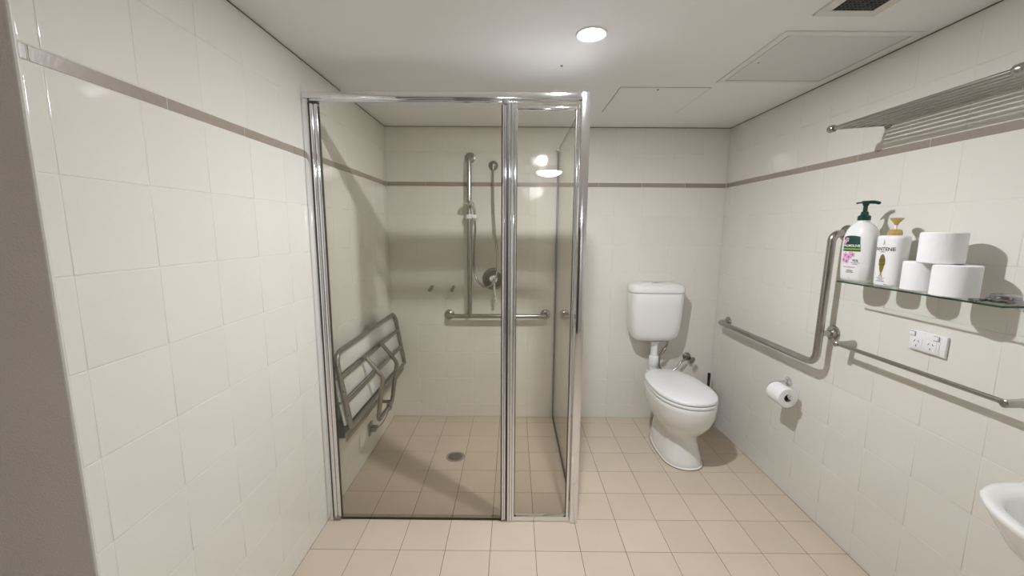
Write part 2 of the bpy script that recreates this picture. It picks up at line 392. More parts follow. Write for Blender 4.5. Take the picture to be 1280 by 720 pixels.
# ------------------------------------------------------------------ shower screen
ss = tag(empty('shower_screen', (XL, YS, 0)), 'framed clear glass shower screen with polished chrome posts in front of the shower', 'shower screen')
def sp(name, fn, m, parent=None, smooth=True):
    """part in world coordinates, stored relative to the screen's base"""
    bm = BM(); fn(bm); bmesh.ops.translate(bm, verts=bm.verts, vec=(-XL, -YS, 0))
    o = obj(name, bm, m, parent or ss, smooth); return o
y0, y1 = YS - .017, YS + .017
ZT = 2.022
sp('header_rail', lambda b: (box(b, XL + .002, .288, y0, y1, 1.993, ZT, .0025), box(b, XL + .03, .288, YS - .006, YS + .006, 1.984, 1.994, .001)), M_CHROME)
sp('wall_channel', lambda b: box(b, XL + .001, XL + .028, y0, y1, .001, 1.9925, .002), M_CHROME)
sp('corner_post', lambda b: box(b, .287, .3245, YS - .022, YS + .016, .001, 2.0235, .003), M_CHROME)
# door leaf
def stile(b, xa, xb, z0, z1, yc, d, ridges):
    n = len(ridges); w = (xb - xa) / n
    box(b, xa + .001, xb - .001, yc - d * .5, yc + d * .5, z0, z1, .001)
    for i, r in enumerate(ridges):
        x = xa + w * (i + .5)
        prof = []
        for k in range(9):
            a = math.pi * k / 8; prof.append((x - math.cos(a) * w / 2 * .98, yc - d * .5 - math.sin(a) * r))
        prof += [(x + w / 2 * .98, yc - d * .3), (x - w / 2 * .98, yc - d * .3)]
        loft(b, [[(px, py, z0) for px, py in prof], [(px, py, z1) for px, py in prof]])
door = sp('door_leaf', lambda b: box(b, -.853, -.050, YS - .003, YS + .003, .022, 1.966), [M_GLASS], None, False)
sp('stile', lambda b: stile(b, -.886, -.851, .020, 1.972, YS, .016, [.010, .006]), M_CHROME, door)
sp('stile', lambda b: stile(b, -.053, -.031, .012, 1.972, YS, .018, [.009, .004]), M_CHROME, door)
sp('hinge_cap', lambda b: box(b, -.886, -.851, YS - .018, YS + .012, 1.972, 1.983, .001), M_RUBBER, door)
sp('hinge_cap', lambda b: box(b, -.053, -.031, YS - .018, YS + .012, 1.972, 1.986, .001), M_RUBBER, door)
sp('hinge_cap', lambda b: box(b, -.886, -.851, YS - .018, YS + .012, .006, .020, .001), M_DSTEEL, door)
sp('seal', lambda b: box(b, -.851, -.053, YS - .005, YS + .005, .0045, .022, .001), M_SEAL, door)
sp('seal_lip', lambda b: box(b, -.851, -.053, YS - .006, YS + .006, .0015, .0045), M_RUBBER, door)
sp('gasket', lambda b: box(b, -.8895, -.886, YS - .012, YS + .012, .006, 1.976), M_RUBBER, door, False)
sp('gasket', lambda b: box(b, -.8512, -.8495, YS - .0075, YS + .0075, .022, 1.966), M_RUBBER, door, False)
sp('gasket', lambda b: box(b, -.0312, -.0268, YS - .016, YS + .010, .006, 1.976), M_RUBBER, door, False)  # seal strips made wider, their black standing in for dark chrome reflections
sp('gasket', lambda b: box(b, -.0565, -.0525, YS - .013, YS + .010, .012, 1.972), M_RUBBER, door, False)
# narrow fixed panel
fp = sp('fixed_panel', lambda b: box(b, .008, .270, YS - .003, YS + .003, .028, 1.955), [M_GLASS], None, False)
sp('stile', lambda b: stile(b, -.027, .011, .002, 1.983, YS, .020, [.006, .010, .004]), M_CHROME, fp)
sp('stile', lambda b: stile(b, .268, .281, .002, 1.980, YS, .016, [.004]), M_CHROME, fp)
sp('gasket', lambda b: box(b, .0105, .0135, YS - .012, YS + .008, .027, 1.953), M_RUBBER, fp, False)  # black edge seals that also imitate dark reflections beside the chrome
sp('gasket', lambda b: box(b, .2655, .2682, YS - .009, YS + .008, .027, 1.953), M_RUBBER, fp, False)
sp('bottom_rail', lambda b: box(b, .010, .286, YS - .011, YS + .011, .002, .027, .002), M_CHROME, fp)
sp('top_rail', lambda b: box(b, .010, .270, YS - .010, YS + .010, 1.953, 1.966, .002), M_CHROME, fp)
sp('latch', lambda b: box(b, -.052, -.026, YS - .019, YS - .006, 1.974, 1.992, .001), M_RUBBER, fp)
# return panel to the end wall
rp = sp('return_panel', lambda b: box(b, .311, .317, YS + .016, D - .006, .016, 2.006), [M_GLASS], None, False)
sp('wall_channel', lambda b: box(b, .305, .323, D - .020, D - .0015, .002, 2.0, .001), M_ANOD, rp)
sp('bottom_channel', lambda b: box(b, .306, .322, YS + .017, D - .021, .001, .016, .001), M_RUBBER, rp)
sp('top_edge', lambda b: box(b, .3105, .3175, YS + .017, D - .021, 2.0055, 2.009), M_GEDGE, rp)
sp('bracket', lambda b: (box(b, .300, .328, D - .034, D - .0015, 1.985, 2.016, .003), lathe(b, [(.009, 0), (.009, .006), (0, .008)], 20, axis((.300, D - .018, 2.000), (-1, 0, 0)))), M_CHROME, rp)

# ------------------------------------------------------------------ grab rails
def flange(bm, p, d, r=.038, t=.009):
    lathe(bm, [(r, 0), (r, t * .45), (r * .93, t), (.024, t * 1.35), (.018, t * 1.9)], 32, axis(p, d))
o_b = .066; yb = D - o_b
gr = tag(empty('shower_grab_rail', (-.318, D, .81)), 'inverted T stainless grab rail on the end wall inside the shower', 'grab rail')
def gp(name, fn, m, root, **kw):
    base = root
    while base.parent: base = base.parent
    bm = BM(); fn(bm); bmesh.ops.translate(bm, verts=bm.verts, vec=-base.location); return obj(name, bm, m, root, **kw)
gp('upright', lambda b: tube(b, fillet([(-.315, D - .004, 1.945), (-.315, yb, 1.943), (-.319, yb, .812)], .05), .0165, 18), M_STEEL, gr)
gp('crossbar', lambda b: tube(b, fillet([(-.478, D - .004, .812), (-.478, yb, .811), (.241, yb, .815), (.241, D - .004, .816)], .045), .0165, 18), M_STEEL, gr)
for p in ((-.315, D - .001, 1.946), (-.478, D - .001, .812), (.241, D - .001, .816)):
    gp('flange', lambda b: flange(b, p, (0, -1, 0)), M_STEEL, gr)

o_r = .068; xr = XR - o_r
rr_ = tag(empty('toilet_grab_rail', (XR, 1.88, .82)), 'angled stainless grab rail on the right wall beside the toilet', 'grab rail')
gp('rail', lambda b: tube(b, fillet([(XR - .004, 2.775, .808), (xr, 2.775, .808), (xr, 1.862, .815), (xr, 1.850, 1.432), (XR - .004, 1.850, 1.434)], .055), .0168, 18), M_STEEL, rr_)
gp('stay', lambda b: tube(b, [(xr + .005, 1.858, .966), (XR - .004, 1.858, .966)], .0135, 16), M_STEEL, rr_)
for p in ((XR - .001, 2.775, .808), (XR - .001, 1.850, 1.434), (XR - .001, 1.858, .966)):
    gp('flange', lambda b: flange(b, p, (-1, 0, 0)), M_STEEL, rr_)

# ------------------------------------------------------------------ shower fittings
hs = tag(empty('hand_shower', (-.315, D, 1.55)), 'chrome hand shower with looping metal hose parked on the grab rail', 'hand shower')
gp('holder', lambda b: (lathe(b, [(.0175, 0), (.0265, 0), (.0265, .030), (.0175, .030), (.0175, 0)], 28, Matrix.Translation((-.3165, yb, 1.518))), box(b, -.296, -.262, yb - .030, yb + .006, 1.520, 1.546, .006)), M_HANDLE, hs)
gp('handle', lambda b: tube(b, smooth_path([(-.276, yb - .014, 1.500), (-.275, yb - .014, 1.550), (-.281, yb - .022, 1.595), (-.302, yb - .040, 1.628)], 5), [.0105] * 6 + [.0115] * 5 + [.013] * 5, 14), M_CHROME, hs)
gp('head', lambda b: lathe(b, [(0, .006), (.020, .006), (.034, .0), (.036, -.006), (.033, -.012), (0, -.013)], 28, axis((-.312, yb - .052, 1.630), (.12, -.35, .9))), M_CHROME, hs)
hose = [(-.276, yb - .014, 1.505), (-.274, yb - .005, 1.44), (-.281, yb, 1.33), (-.286, yb + .005, 1.18), (-.272, yb, 1.10), (-.235, yb - .01, 1.045), (-.19, yb - .014, 1.032),
        (-.146, yb - .012, 1.062), (-.122, yb - .004, 1.13), (-.116, yb + .01, 1.25), (-.134, yb + .02, 1.42), (-.146, yb + .028, 1.60), (-.149, yb + .03, 1.75), (-.149, yb + .031, 1.868)]
gp('hose', lambda b: tube(b, smooth_path(hose, 8), .0068, 10), M_STEEL, hs)
gp('outlet_elbow', lambda b: (lathe(b, [(.034, 0), (.034, .006), (.028, .018), (.014, .028), (0, .030)], 28, axis((-.149, D - .001, 1.893), (0, -1, 0))), tube(b, [(-.149, D - .034, 1.895), (-.149, yb + .031, 1.862)], .010, 14)), M_DSTEEL, hs)

mx_ = tag(empty('shower_mixer', (-.148, D, 1.082)), 'round chrome shower mixer with a lever under the hose loop', 'mixer tap')
gp('wall_plate', lambda b: lathe(b, [(.082, 0), (.082, .004), (.076, .009), (.062, .011), (.058, .007), (.052, .007), (.05, .012)], 48, axis((-.148, D - .001, 1.082), (0, -1, 0))), M_DSTEEL, mx_)
gp('body', lambda b: lathe(b, [(.034, .006), (.034, .030), (.028, .048), (.012, .056), (0, .057)], 32, axis((-.148, D - .001, 1.082), (0, -1, 0))), M_CHROME, mx_)
gp('lever', lambda b: tube(b, [(-.147, D - .046, 1.075), (-.138, D - .066, 1.01), (-.126, D - .082, .925)], [.012, .009, .010], 12), M_CHROME, mx_)

sd = tag(empty('soap_shelf', (-.525, D, 1.02)), 'small clear soap shelf on two metal pegs, left of the shower grab rail', 'soap shelf')
for x in (-.606, -.445):
    gp('peg', lambda b: (tube(b, [(x, D - .001, 1.020), (x, D - .085, 1.006)], .0105, 16), lathe(b, [(.013, 0), (.013, .004), (.011, .006)], 18, axis((x, D - .082, 1.006), (0, -1, 0)))), M_DSTEEL, sd)
gp('glass_plate', lambda b: box(b, -.59, -.461, D - .088, D - .012, 1.007, 1.012), M_SHELF, sd, smooth=False)

# floor drain
fd = tag(empty('floor_drain', (-.364, 2.393, 0)), 'round metal floor drain grate in the shower', 'drain')
bm = BM(); lathe(bm, [(.060, 0), (.060, .0022), (.056, .0030), (.046, .0028), (.044, .0010)], 40); obj('rim', bm, M_STEEL, fd)
bm = BM(); lathe(bm, [(.045, .0006), (.0449, .0012), (0, .0012)], 32); obj('sump', bm, M_DARK, fd)
bm = BM()
for k in range(-3, 4):
    c = k * .0132; h = math.sqrt(max(.0445 ** 2 - c * c, 0))
    for a in (math.radians(35), math.radians(125)):
        t = BM(); box(t, -h, h, c - .0018, c + .0018, .0016, .0030); merge(bm, t, Matrix.Rotation(a, 4, 'Z'))
tag(obj('grate', bm, M_STEEL, fd, smooth=False), kind='stuff')

# ------------------------------------------------------------------ folded shower seat on the left wall
st = tag(empty('shower_bench', (XL, 2.35, .45)), 'fold-up shower bench of grey steel tube and white slats, raised against the left wall', 'shower bench')
def S(y, h, off=0.0):
    """point on the folded seat plane: h from 0 at hinge to 1 at the top"""
    z = .475 + h * .365; o = .118 - h * .060 + off
    return (XL + o, y, z)
ya, yz = 1.868, 2.845
gp('frame', lambda b: tube(b, fillet([S(ya, 0), S(ya, 1), S(yz, 1), S(yz, 0)], .06, 7), .0135, 14), M_DSTEEL, st)
gp('frame_bar', lambda b: tube(b, [S(ya, -.02), S(yz, -.02)], .0115, 12), M_DSTEEL, st)
gp('frame_bar', lambda b: tube(b, [S(ya, .665), S(yz, .665)], .0115, 12), M_DSTEEL, st)
gp('frame_bar', lambda b: tube(b, [S(ya, .33), S(yz, .33)], .0115, 12), M_DSTEEL, st)
for i in range(3):
    def slat(b, i=i):
        h0, h1 = i * .335 + .01, i * .335 + .315
        t = BM(); box(t, -.007, .007, ya - .012, yz + .012, 0, (h1 - h0) * .37, .005)
        mxs = Matrix.Translation(Vector(S(0, h0, -.024))) @ Matrix.Rotation(math.atan2(-.060, .365), 4, 'Y')
        merge(b, t, mxs)
    gp('slat', slat, M_SLAT, st)
for y in (ya, yz):
    for h in (.16, .50, .84):
        gp('bolt', lambda b: lathe(b, [(.006, 0), (.006, .012), (.004, .015), (0, .016)], 12, axis(S(y, h, .006), (.2, -1 if y == ya else 1, 0))), M_STEEL, st)
gp('hinge_bar', lambda b: (box(b, XL + .002, XL + .105, ya - .02, yz + .03, .418, .424, .001), box(b, XL + .002, XL + .010, ya - .02, yz + .03, .39, .455, .001), box(b, XL + .095, XL + .103, ya - .02, yz + .03, .40, .448, .001)), M_DSTEEL, st)
leg = gp('leg', lambda b: tube(b, fillet([S(2.17, .70, .015), (XL + .185, 2.17, .61), (XL + .145, 2.17, .345), (XL + .145, 2.44, .345), (XL + .185, 2.44, .61), S(2.44, .70, .015)], .045, 6), .0125, 14), M_DSTEEL, st)
gp('pivot', lambda b: tube(b, [S(2.13, .70, .012), S(2.21, .70, .012)], .013, 12), M_DSTEEL, leg)
gp('pivot', lambda b: tube(b, [S(2.40, .70, .012), S(2.48, .70, .012)], .013, 12), M_DSTEEL, leg)
gp('catch', lambda b: (box(b, XL + .002, XL + .150, 2.36, 2.40, .372, .378, .001), box(b, XL + .135, XL + .16, 2.36, 2.40, .325, .378, .003)), M_DSTEEL, st)
gp('wall_bracket', lambda b: (box(b, XL + .002, XL + .007, 2.40, 2.46, .13, .21, .001), box(b, XL + .007, XL + .045, 2.41, 2.45, .155, .185, .003)), M_DSTEEL, st)
gp('stay_rod', lambda b: tube(b, smooth_path([(XL + .04, 2.43, .172), (XL + .075, 2.43, .20), (XL + .11, 2.425, .26), (XL + .145, 2.42, .335)], 5), .0035, 8), M_STEEL, st)

# ------------------------------------------------------------------ toilet (suite: pan, seat, cistern, pipe)
def egg(cx, yf, yb, w, z, n=40, pw=2.2, back=2.6, shift=0.42):
    """outline: rounder front (yf), squarer back (yb), half width w"""
    ym = yf + (yb - yf) * shift; out = []
    for k in range(n):
        a = 2 * math.pi * k / n; c, s = math.cos(a), math.sin(a)
        p = pw if s < 0 else back
        x = math.copysign(abs(c) ** (2 / p), c) * w
        y = math.copysign(abs(s) ** (2 / p), s) * ((ym - yf) if s < 0 else (yb - ym))
        out.append((cx + x, ym + y, z))
    return out
TX, TY = 1.056, 2.80
to = tag(empty('toilet', (TX, TY, 0), math.radians(3.2)), 'white close toilet with closed lid and wall cistern in the back right corner', 'toilet')
# local: y = 0 at the rear, negative towards the front
bm = BM()
secs = [  # z, yf, yb, w, shift
    (.002, -.530, -.06, .116, .30), (.012, -.532, -.058, .118, .30), (.04, -.524, -.06, .114, .30), (.09, -.505, -.06, .103, .30), (.14, -.492, -.06, .094, .30),
    (.175, -.492, -.05, .095, .32), (.205, -.515, -.04, .112, .36), (.24, -.553, -.03, .138, .38), (.285, -.586, -.02, .161, .40), (.335, -.604, -.012, .174, .42), (.38, -.610, -.008, .178, .42), (.408, -.612, -.006, .178, .42), (.414, -.608, -.010, .174, .42)]
loft(bm, [egg(0, yf, ybk, w, z, shift=sh) for z, yf, ybk, w, sh in secs])
pan = obj('pan', bm, M_CERAM, to, angle=60)
# flared foot, a raised skirt that climbs to the rear
bm = BM(); rings = []
for i in range(13):
    t = i / 12; rr0 = []
    for (x, y, z) in egg(0, -.542, -.045, .124, 0, shift=.30):
        back = min(1, max(0, (y + .542) / .497)); hgt = .018 + .33 * back ** 1.6
        k = 1 - .33 * (1 - (1 - t) ** 2.2) if False else 1
        zz = .004 + hgt * t
        inward = .046 * (1 - (1 - t) ** 2)
        sc = 1 - inward / .124
        rr0.append((x * sc, y * (1 - .045 * t), zz))
    rings.append(rr0)
loft(bm, rings); obj('foot', bm, M_CERAM, to, angle=50)
bm = BM(); loft(bm, [egg(0, -.545, -.042, .127, z, shift=.30) for z in (.0008, .005)]); obj('floor_seal', bm, M_CARD, to)
bm = BM(); loft(bm, [egg(0, yf, ybk, w, z) for z, yf, ybk, w in ((.417, -.606, -.03, .174), (.420, -.612, -.022, .180), (.430, -.612, -.022, .180), (.434, -.607, -.028, .176))])
obj('seat', bm, M_PLAST, to)
bm = BM(); loft(bm, [egg(0, yf, ybk, w, z) for z, yf, ybk, w in ((.438, -.600, -.020, .172), (.441, -.609, -.010, .180), (.451, -.610, -.008, .181), (.459, -.604, -.014, .176), (.464, -.585, -.03, .158), (.4665, -.50, -.10, .10), (.467, -.42, -.16, .05))])
obj('lid', bm, M_PLAST, to, angle=60)
for sx in (-.075, .075):
    bm = BM(); tube(bm, [(sx - .022, -.018, .440), (sx + .022, -.018, .440)], .012, 14); obj('hinge', bm, M_PLAST, to)
# cistern (part of the suite, world aligned on the wall)
cs = empty('cistern', (0, 0, 0))
def cis(name, fn, m, parent):
    bm = BM(); fn(bm); mw = Matrix.Translation((TX, TY, 0)) @ Matrix.Rotation(math.radians(3.2), 4, 'Z')
    bmesh.ops.transform(bm, matrix=mw.inverted(), verts=bm.verts); return obj(name, bm, m, parent, angle=50)
bpy.data.objects.remove(cs)
CX = 1.022
def rrect(cx, w, yf, yb, z, n=40, p=3.8):
    out = []
    for k in range(n):
        a = 2 * math.pi * k / n; c, s = math.cos(a), math.sin(a)
        out.append((cx + math.copysign(abs(c) ** (2 / p), c) * w, (yf + yb) / 2 + math.copysign(abs(s) ** (2 / p), s) * (yb - yf) / 2, z))
    return out
body = cis('cistern', lambda b: loft(b, [rrect(CX, w, yf, D - .004, z) for z, w, yf in (
    (.652, .100, 2.845), (.654, .125, 2.822), (.662, .145, 2.806), (.680, .161, 2.793), (.71, .172, 2.783), (.76, .180, 2.777), (.83, .1865, 2.772), (.92, .1915, 2.768), (1.005, .194, 2.766), (1.008, .191, 2.769))]), M_CERAM, to)
cis('cistern_lid', lambda b: loft(b, [rrect(CX, w, yf, D - .004, z) for z, w, yf in (
    (1.011, .192, 2.768), (1.012, .197, 2.761), (1.034, .197, 2.761), (1.052, .191, 2.768), (1.064, .176, 2.785), (1.071, .145, 2.815), (1.073, .10, 2.84))]), M_CERAM, body)
cis('flush_button', lambda b: (lathe(b, [(.036, 0), (.036, .004), (.032, .007), (0, .007)], 28, Matrix.Translation((CX, 2.865, 1.070)), 1.0, .8), box(b, CX - .001, CX + .001, 2.84, 2.89, 1.0775, 1.0785)), M_CHROME, body)
cis('flush_pipe', lambda b: (lathe(b, [(.034, 0), (.034, .012), (.025, .018), (.025, .20)], 24, Matrix.Translation((1.040, 2.872, .642)) @ Matrix.Rotation(math.pi, 4, 'X')),
                             lathe(b, [(.033, 0), (.035, .004), (.035, .070), (.031, .075)], 24, Matrix.Translation((1.040, 2.872, .455))),
                             tube(b, fillet([(1.040, 2.872, .47), (1.040, 2.872, .36), (1.042, 2.79, .355)], .03), .030, 20)), M_PLAST, to)
cis('inlet_hose', lambda b: (tube(b, smooth_path([(1.135, 2.875, .648), (1.135, 2.875, .615), (1.115, 2.875, .575), (1.085, 2.88, .52), (1.10, 2.90, .43), (1.16, 2.905, .395), (1.22, 2.90, .42), (1.255, 2.905, .465), (1.296, 2.915, .492)], 6), .0075, 10),
                             lathe(b, [(.012, 0), (.012, .014), (.008, .016), (.008, .03)], 12, axis((1.135, 2.875, .652), (0, 0, -1))),
                             lathe(b, [(.010, 0), (.011, .002), (.011, .052), (.008, .056)], 14, axis((1.122, 2.872, .586), (-.55, 0, -.83)))), M_STEEL, to)
sv = tag(empty('stop_valve', (1.318, D, .50)), 'small chrome stop valve on the end wall right of the flush pipe', 'valve')
gp('flange', lambda b: lathe(b, [(.030, 0), (.030, .004), (.018, .010), (.014, .012), (.014, .055), (0, .056)], 24, axis((1.318, D - .001, .500), (0, -1, 0))), M_DSTEEL, sv)
gp('handle', lambda b: (lathe(b, [(.022, 0), (.026, .006), (.026, .012), (.020, .018), (0, .020)], 10, axis((1.330, D - .062, .492), (.6, -1, -.3)))), M_DSTEEL, sv)

# toilet brush in the corner
tb = tag(empty('toilet_brush', (1.462, 2.868, 0)), 'black toilet brush in a black holder behind the toilet', 'toilet brush')
bm = BM(); lathe(bm, [(.040, .001), (.044, .004), (.047, .02), (.045, .20), (.047, .262), (.041, .264), (.039, .21), (.039, .02), (0, .015)], 28); obj('holder', bm, M_BLACK, tb)
bm = BM(); tube(bm, [(-.004, 0, .18), (-.004, 0, .30), (-.006, -.002, .40)], [.008, .009, .0105], 14); obj('handle', bm, M_BLACK, tb)

# ------------------------------------------------------------------ right wall fittings
# towel rail
tr = tag(empty('towel_rail', (XR, 1.43, .948)), 'straight stainless towel rail on the right wall below the power outlet', 'towel rail')
xt = XR - .074
gp('bar', lambda b: tube(b, [(xt, 1.752, .947), (xt, 1.106, .948)], .0085, 16), M_STEEL, tr)
for y in (1.741, 1.118):
    gp('mount', lambda b: lathe(b, [(.0165, 0), (.0165, .003), (.0125, .045), (.0125, .086), (.009, .089), (0, .089)], 22, axis((XR - .001, y, .948), (-1, 0, 0))), M_STEEL, tr)
# overhead towel rack
rk = tag(empty('towel_rack', (XR, 1.415, 1.858)), 'overhead chrome towel rack of parallel bars high on the right wall', 'towel rack')
RZ = lambda d: 1.873 - .075 * d            # the rack dips slightly towards its front
for i in range(6):
    d = .018 + i * .0408; rad = .0050 if i < 5 else .0075
    gp('bar', lambda b: tube(b, [(XR - d, 1.724, RZ(d)), (XR - d, 1.102, RZ(d))], rad, 14), M_STEEL, rk)
for y in (1.716, 1.110):
    gp('side_arm', lambda b: (tube(b, [(XR - .004, y, RZ(0)), (XR - .222, y, RZ(.222))], .0052, 12), lathe(b, [(.016, 0), (.016, .004), (.010, .008)], 22, axis((XR - .001, y, RZ(0)), (-1, 0, 0)))), M_DSTEEL, rk)
    gp('end_cap', lambda b: lathe(b, [(.012, -.013), (.0145, -.009), (.0145, .009), (.012, .013)], 24, axis((XR - .2225, y + (.006 if y > 1.4 else -.006), RZ(.222)), (0, 1, 0))), M_STEEL, rk)
# toilet roll holder and roll
hx = XR - .082; hy0, hy1 = 2.005, 2.165; hz = .592
th = tag(empty('toilet_roll_holder', (XR, 2.115, .63)), 'chrome toilet roll holder arm on the right wall below the angled rail', 'roll holder')
gp('wall_rose', lambda b: lathe(b, [(.024, 0), (.024, .005), (.018, .012), (.009, .016), (.009, .03)], 26, axis((XR - .001, 2.118, .629), (-1, 0, 0))), M_CHROME, th)
gp('arm', lambda b: tube(b, fillet([(XR - .01, 2.118, .629), (hx, 2.118, .620), (hx, 2.150, .602), (hx, 2.150, hz), (hx, 1.985, hz)], .012, 4), .0065, 12), M_CHROME, th)
gp('arm_knob', lambda b: lathe(b, [(.012, 0), (.013, .003), (.013, .012), (.009, .016), (0, .016)], 18, axis((hx, 1.990, hz), (0, -1, 0))), M_CHROME, th)
def roll_mesh(b, r, h, core=.020):
    lathe(b, [(core, 0), (r - .004, 0), (r, .003), (r, h - .003), (r - .004, h), (core, h), (core, 0)], 48)
hr = tag(empty('toilet_roll', (hx, 2.050, hz)), 'toilet paper roll hanging on the chrome holder arm', 'toilet roll')
bm = BM(); t = BM()
prof = [(.021, -.052), (.049, -.052), (.052, -.049), (.052, .049), (.049, .052), (.021, .052), (.021, -.052)]
lathe(t, prof[:-1] + [prof[0]], 48); merge(bm, t, Matrix.Translation((0, 0, -.012)) @ Matrix.Rotation(math.pi / 2, 4, 'X')); obj('paper', bm, M_PAPER, hr)
bm = BM(); t = BM(); lathe(t, [(.021, -.051), (.021, .051), (.0195, .051), (.0195, -.051), (.021, -.051)], 32)
merge(bm, t, Matrix.Translation((0, 0, -.012)) @ Matrix.Rotation(math.pi / 2, 4, 'X')); obj('core', bm, M_CARD, hr)

# power outlet
po = tag(empty('power_outlet', (XR, 1.427, 1.041)), 'white double power outlet on the right wall under the glass shelf', 'outlet')
def W2(u, v, d): return (XR - d, 1.493 - u, 1.004 + v)          # u to the right, v up, d off the wall
def plate(b, u0, u1, v0, v1, d0, d1, bev=.001): box(b, XR - d1, XR - d0, 1.493 - u1, 1.493 - u0, 1.004 + v0, 1.004 + v1, bev)
gp('plate', lambda b: plate(b, 0, .131, 0, .075, .001, .011, .003), M_PLAST, po)
gp('cover', lambda b: plate(b, .003, .111, .003, .072, .011, .0125, .001), M_PLAST, po)
for u, su in ((.031, .014), (.082, .099)):
    sk = gp('socket', lambda b: plate(b, u - .019, u + .019, .008, .049, .0125, .0138, .0012), M_PLAST, po)
    for du, dv, an in ((-.0075, .008, 30), (.0075, .008, -30), (0, -.009, 0)):
        def slot(b):
            t = BM(); box(t, -.0002, .0004, -.0011, .0011, -.0042, .0042)
            merge(b, t, Matrix.Translation(W2(u + du, .028 + dv, .0140)) @ Matrix.Rotation(math.radians(an), 4, 'X'))
        gp('slot', slot, M_BLACK, sk, smooth=False)
    gp('switch', lambda b: plate(b, su - .009, su + .009, .054, .069, .0125, .0175, .002), M_PLAST, po)
    gp('switch_gap', lambda b: plate(b, su - .0105, su + .0105, .0525, .0705, .0115, .0130, .0), mat('grey_line', (.25, .25, .25), .6), po)

# glass shelf
SZ = 1.237
xs0 = XR - .143
sh = tag(empty('glass_shelf', (XR, 1.41, SZ)), 'frameless greenish glass shelf on the right wall holding bottles and rolls', 'shelf')
gp('pane', lambda b: box(b, xs0, XR - .003, 1.118, 1.700, SZ - .0065, SZ - .0005), M_SHELF, sh, smooth=False)
gp('edge', lambda b: (box(b, xs0 - .0012, xs0, 1.117, 1.701, SZ - .0065, SZ - .0005), box(b, xs0, XR - .004, 1.1165, 1.118, SZ - .0065, SZ - .0005), box(b, xs0, XR - .004, 1.700, 1.7012, SZ - .0065, SZ - .0005)), M_GEDGE, sh, smooth=False)
for y in (1.165, 1.655):
    gp('bracket', lambda b: (box(b, XR - .045, XR - .002, y - .012, y + .012, SZ - .018, SZ - .0072, .003), box(b, XR - .010, XR - .002, y - .012, y + .012, SZ - .03, SZ + .012, .003)), M_CHROME, sh)
dp = tag(empty('bath_plug', (1.432, 1.160, SZ)), 'flat round chrome plug with a side tab on the near end of the glass shelf', 'plug')
bm = BM(); lathe(bm, [(.034, .0005), (.040, .004), (.041, .010), (.038, .014), (.033, .015), (.032, .021), (.026, .026), (.012, .028), (0, .0285)], 32); obj('disc', bm, M_PLUG, dp)
bm = BM(); box(bm, -.072, -.036, .014, .034, .001, .010, .003); obj('tab', bm, M_PLUG, dp)

# toilet rolls on the shelf
def shelf_roll(x, y, z, r, label, tiltx=0, tilty=0):
    t = tag(empty('toilet_roll', (x, y, z)), label, 'toilet roll', 'spare toilet rolls on the glass shelf')
    t.rotation_euler = (tiltx, tilty, random.uniform(0, 6))
    b = BM(); roll_mesh(b, r, .1015); obj('paper', b, M_PAPER, t)
    b = BM(); lathe(b, [(.020, .001), (.020, .1005), (.0185, .1005), (.0185, .001), (.020, .001)], 28); obj('core', b, M_CARD, t)
shelf_roll(1.413, 1.282, SZ + .0002, .0565, 'toilet roll on the glass shelf next to the chrome plug, under the stacked roll')
shelf_roll(1.443, 1.418, SZ + .0002, .0535, 'toilet roll on the glass shelf right beside the gold-topped bottle')
shelf_roll(1.408, 1.332, SZ + .1022, .0565, 'toilet roll stacked on top of the two lower rolls')

# bottles ------------------------------------------------------------
def section(prof, z):
    for (z0, a0, b0), (z1, a1, b1) in zip(prof, prof[1:]):
        if z0 <= z <= z1:
            t = (z - z0) / max(z1 - z0, 1e-9); return a0 + (a1 - a0) * t, b0 + (b1 - b0) * t
    return prof[-1][1:]
def bottle_body(bm, prof, n=40, p=2.3):
    rings = []
    for z, a, b in prof:
        rings.append([(math.copysign(abs(math.cos(2 * math.pi * k / n)) ** (2 / p), math.cos(2 * math.pi * k / n)) * a,
                       math.copysign(abs(math.sin(2 * math.pi * k / n)) ** (2 / p), math.sin(2 * math.pi * k / n)) * b, z) for k in range(n)])
    loft(bm, rings)
def wrap_pt(prof, u, z, lift, p=2.3):
    """u: arc distance from the front (local -y), z: height; onto the superellipse section"""
    a, b = section(prof, z)
    # march along the outline
    th = -math.pi / 2; sgn = 1 if u > 0 else -1; s = 0; st_ = math.radians(1.0)
    def P(t):
        c, q = math.cos(t), math.sin(t)
        return Vector((math.copysign(abs(c) ** (2 / p), c) * a, math.copysign(abs(q) ** (2 / p), q) * b))
    pp = P(th)
    while s < abs(u):
        th2 = th + sgn * st_; q = P(th2); d = (q - pp).length
        if s + d >= abs(u): q = pp + (q - pp) * ((abs(u) - s) / d); pp = q; break
        s += d; th = th2; pp = q
    q1, q2 = P(th - .01), P(th + .01); tg = (q2 - q1).normalized(); nrm = Vector((tg.y, -tg.x))
    pp = pp + nrm * lift
    return Vector((pp.x, pp.y, z))
def wrap_obj(name, bm, m, parent, prof, lift, p=2.3):
    for v in bm.verts: v.co = wrap_pt(prof, v.co.x, v.co.y, lift, p)
    bmesh.ops.recalc_face_normals(bm, faces=bm.faces)
    me = bpy.data.meshes.new(name); bm.to_mesh(me); bm.free(); return link_mesh(name, me, m, parent)
def text_bm(s, size, x, z, cut=.003):
    cu = bpy.data.curves.new('t', 'FONT'); cu.body = s; cu.size = size; cu.align_x = 'CENTER'; cu.resolution_u = 3; cu.offset = size * .018
    o = bpy.data.objects.new('t', cu); COL.objects.link(o)
    dg = bpy.context.evaluated_depsgraph_get(); me = o.evaluated_get(dg).to_mesh()
    bm = BM(); bm.from_mesh(me); o.evaluated_get(dg).to_mesh_clear()
    bpy.data.objects.remove(o); bpy.data.curves.remove(cu)
    bmesh.ops.translate(bm, verts=bm.verts, vec=(x, z, 0))
    return bm
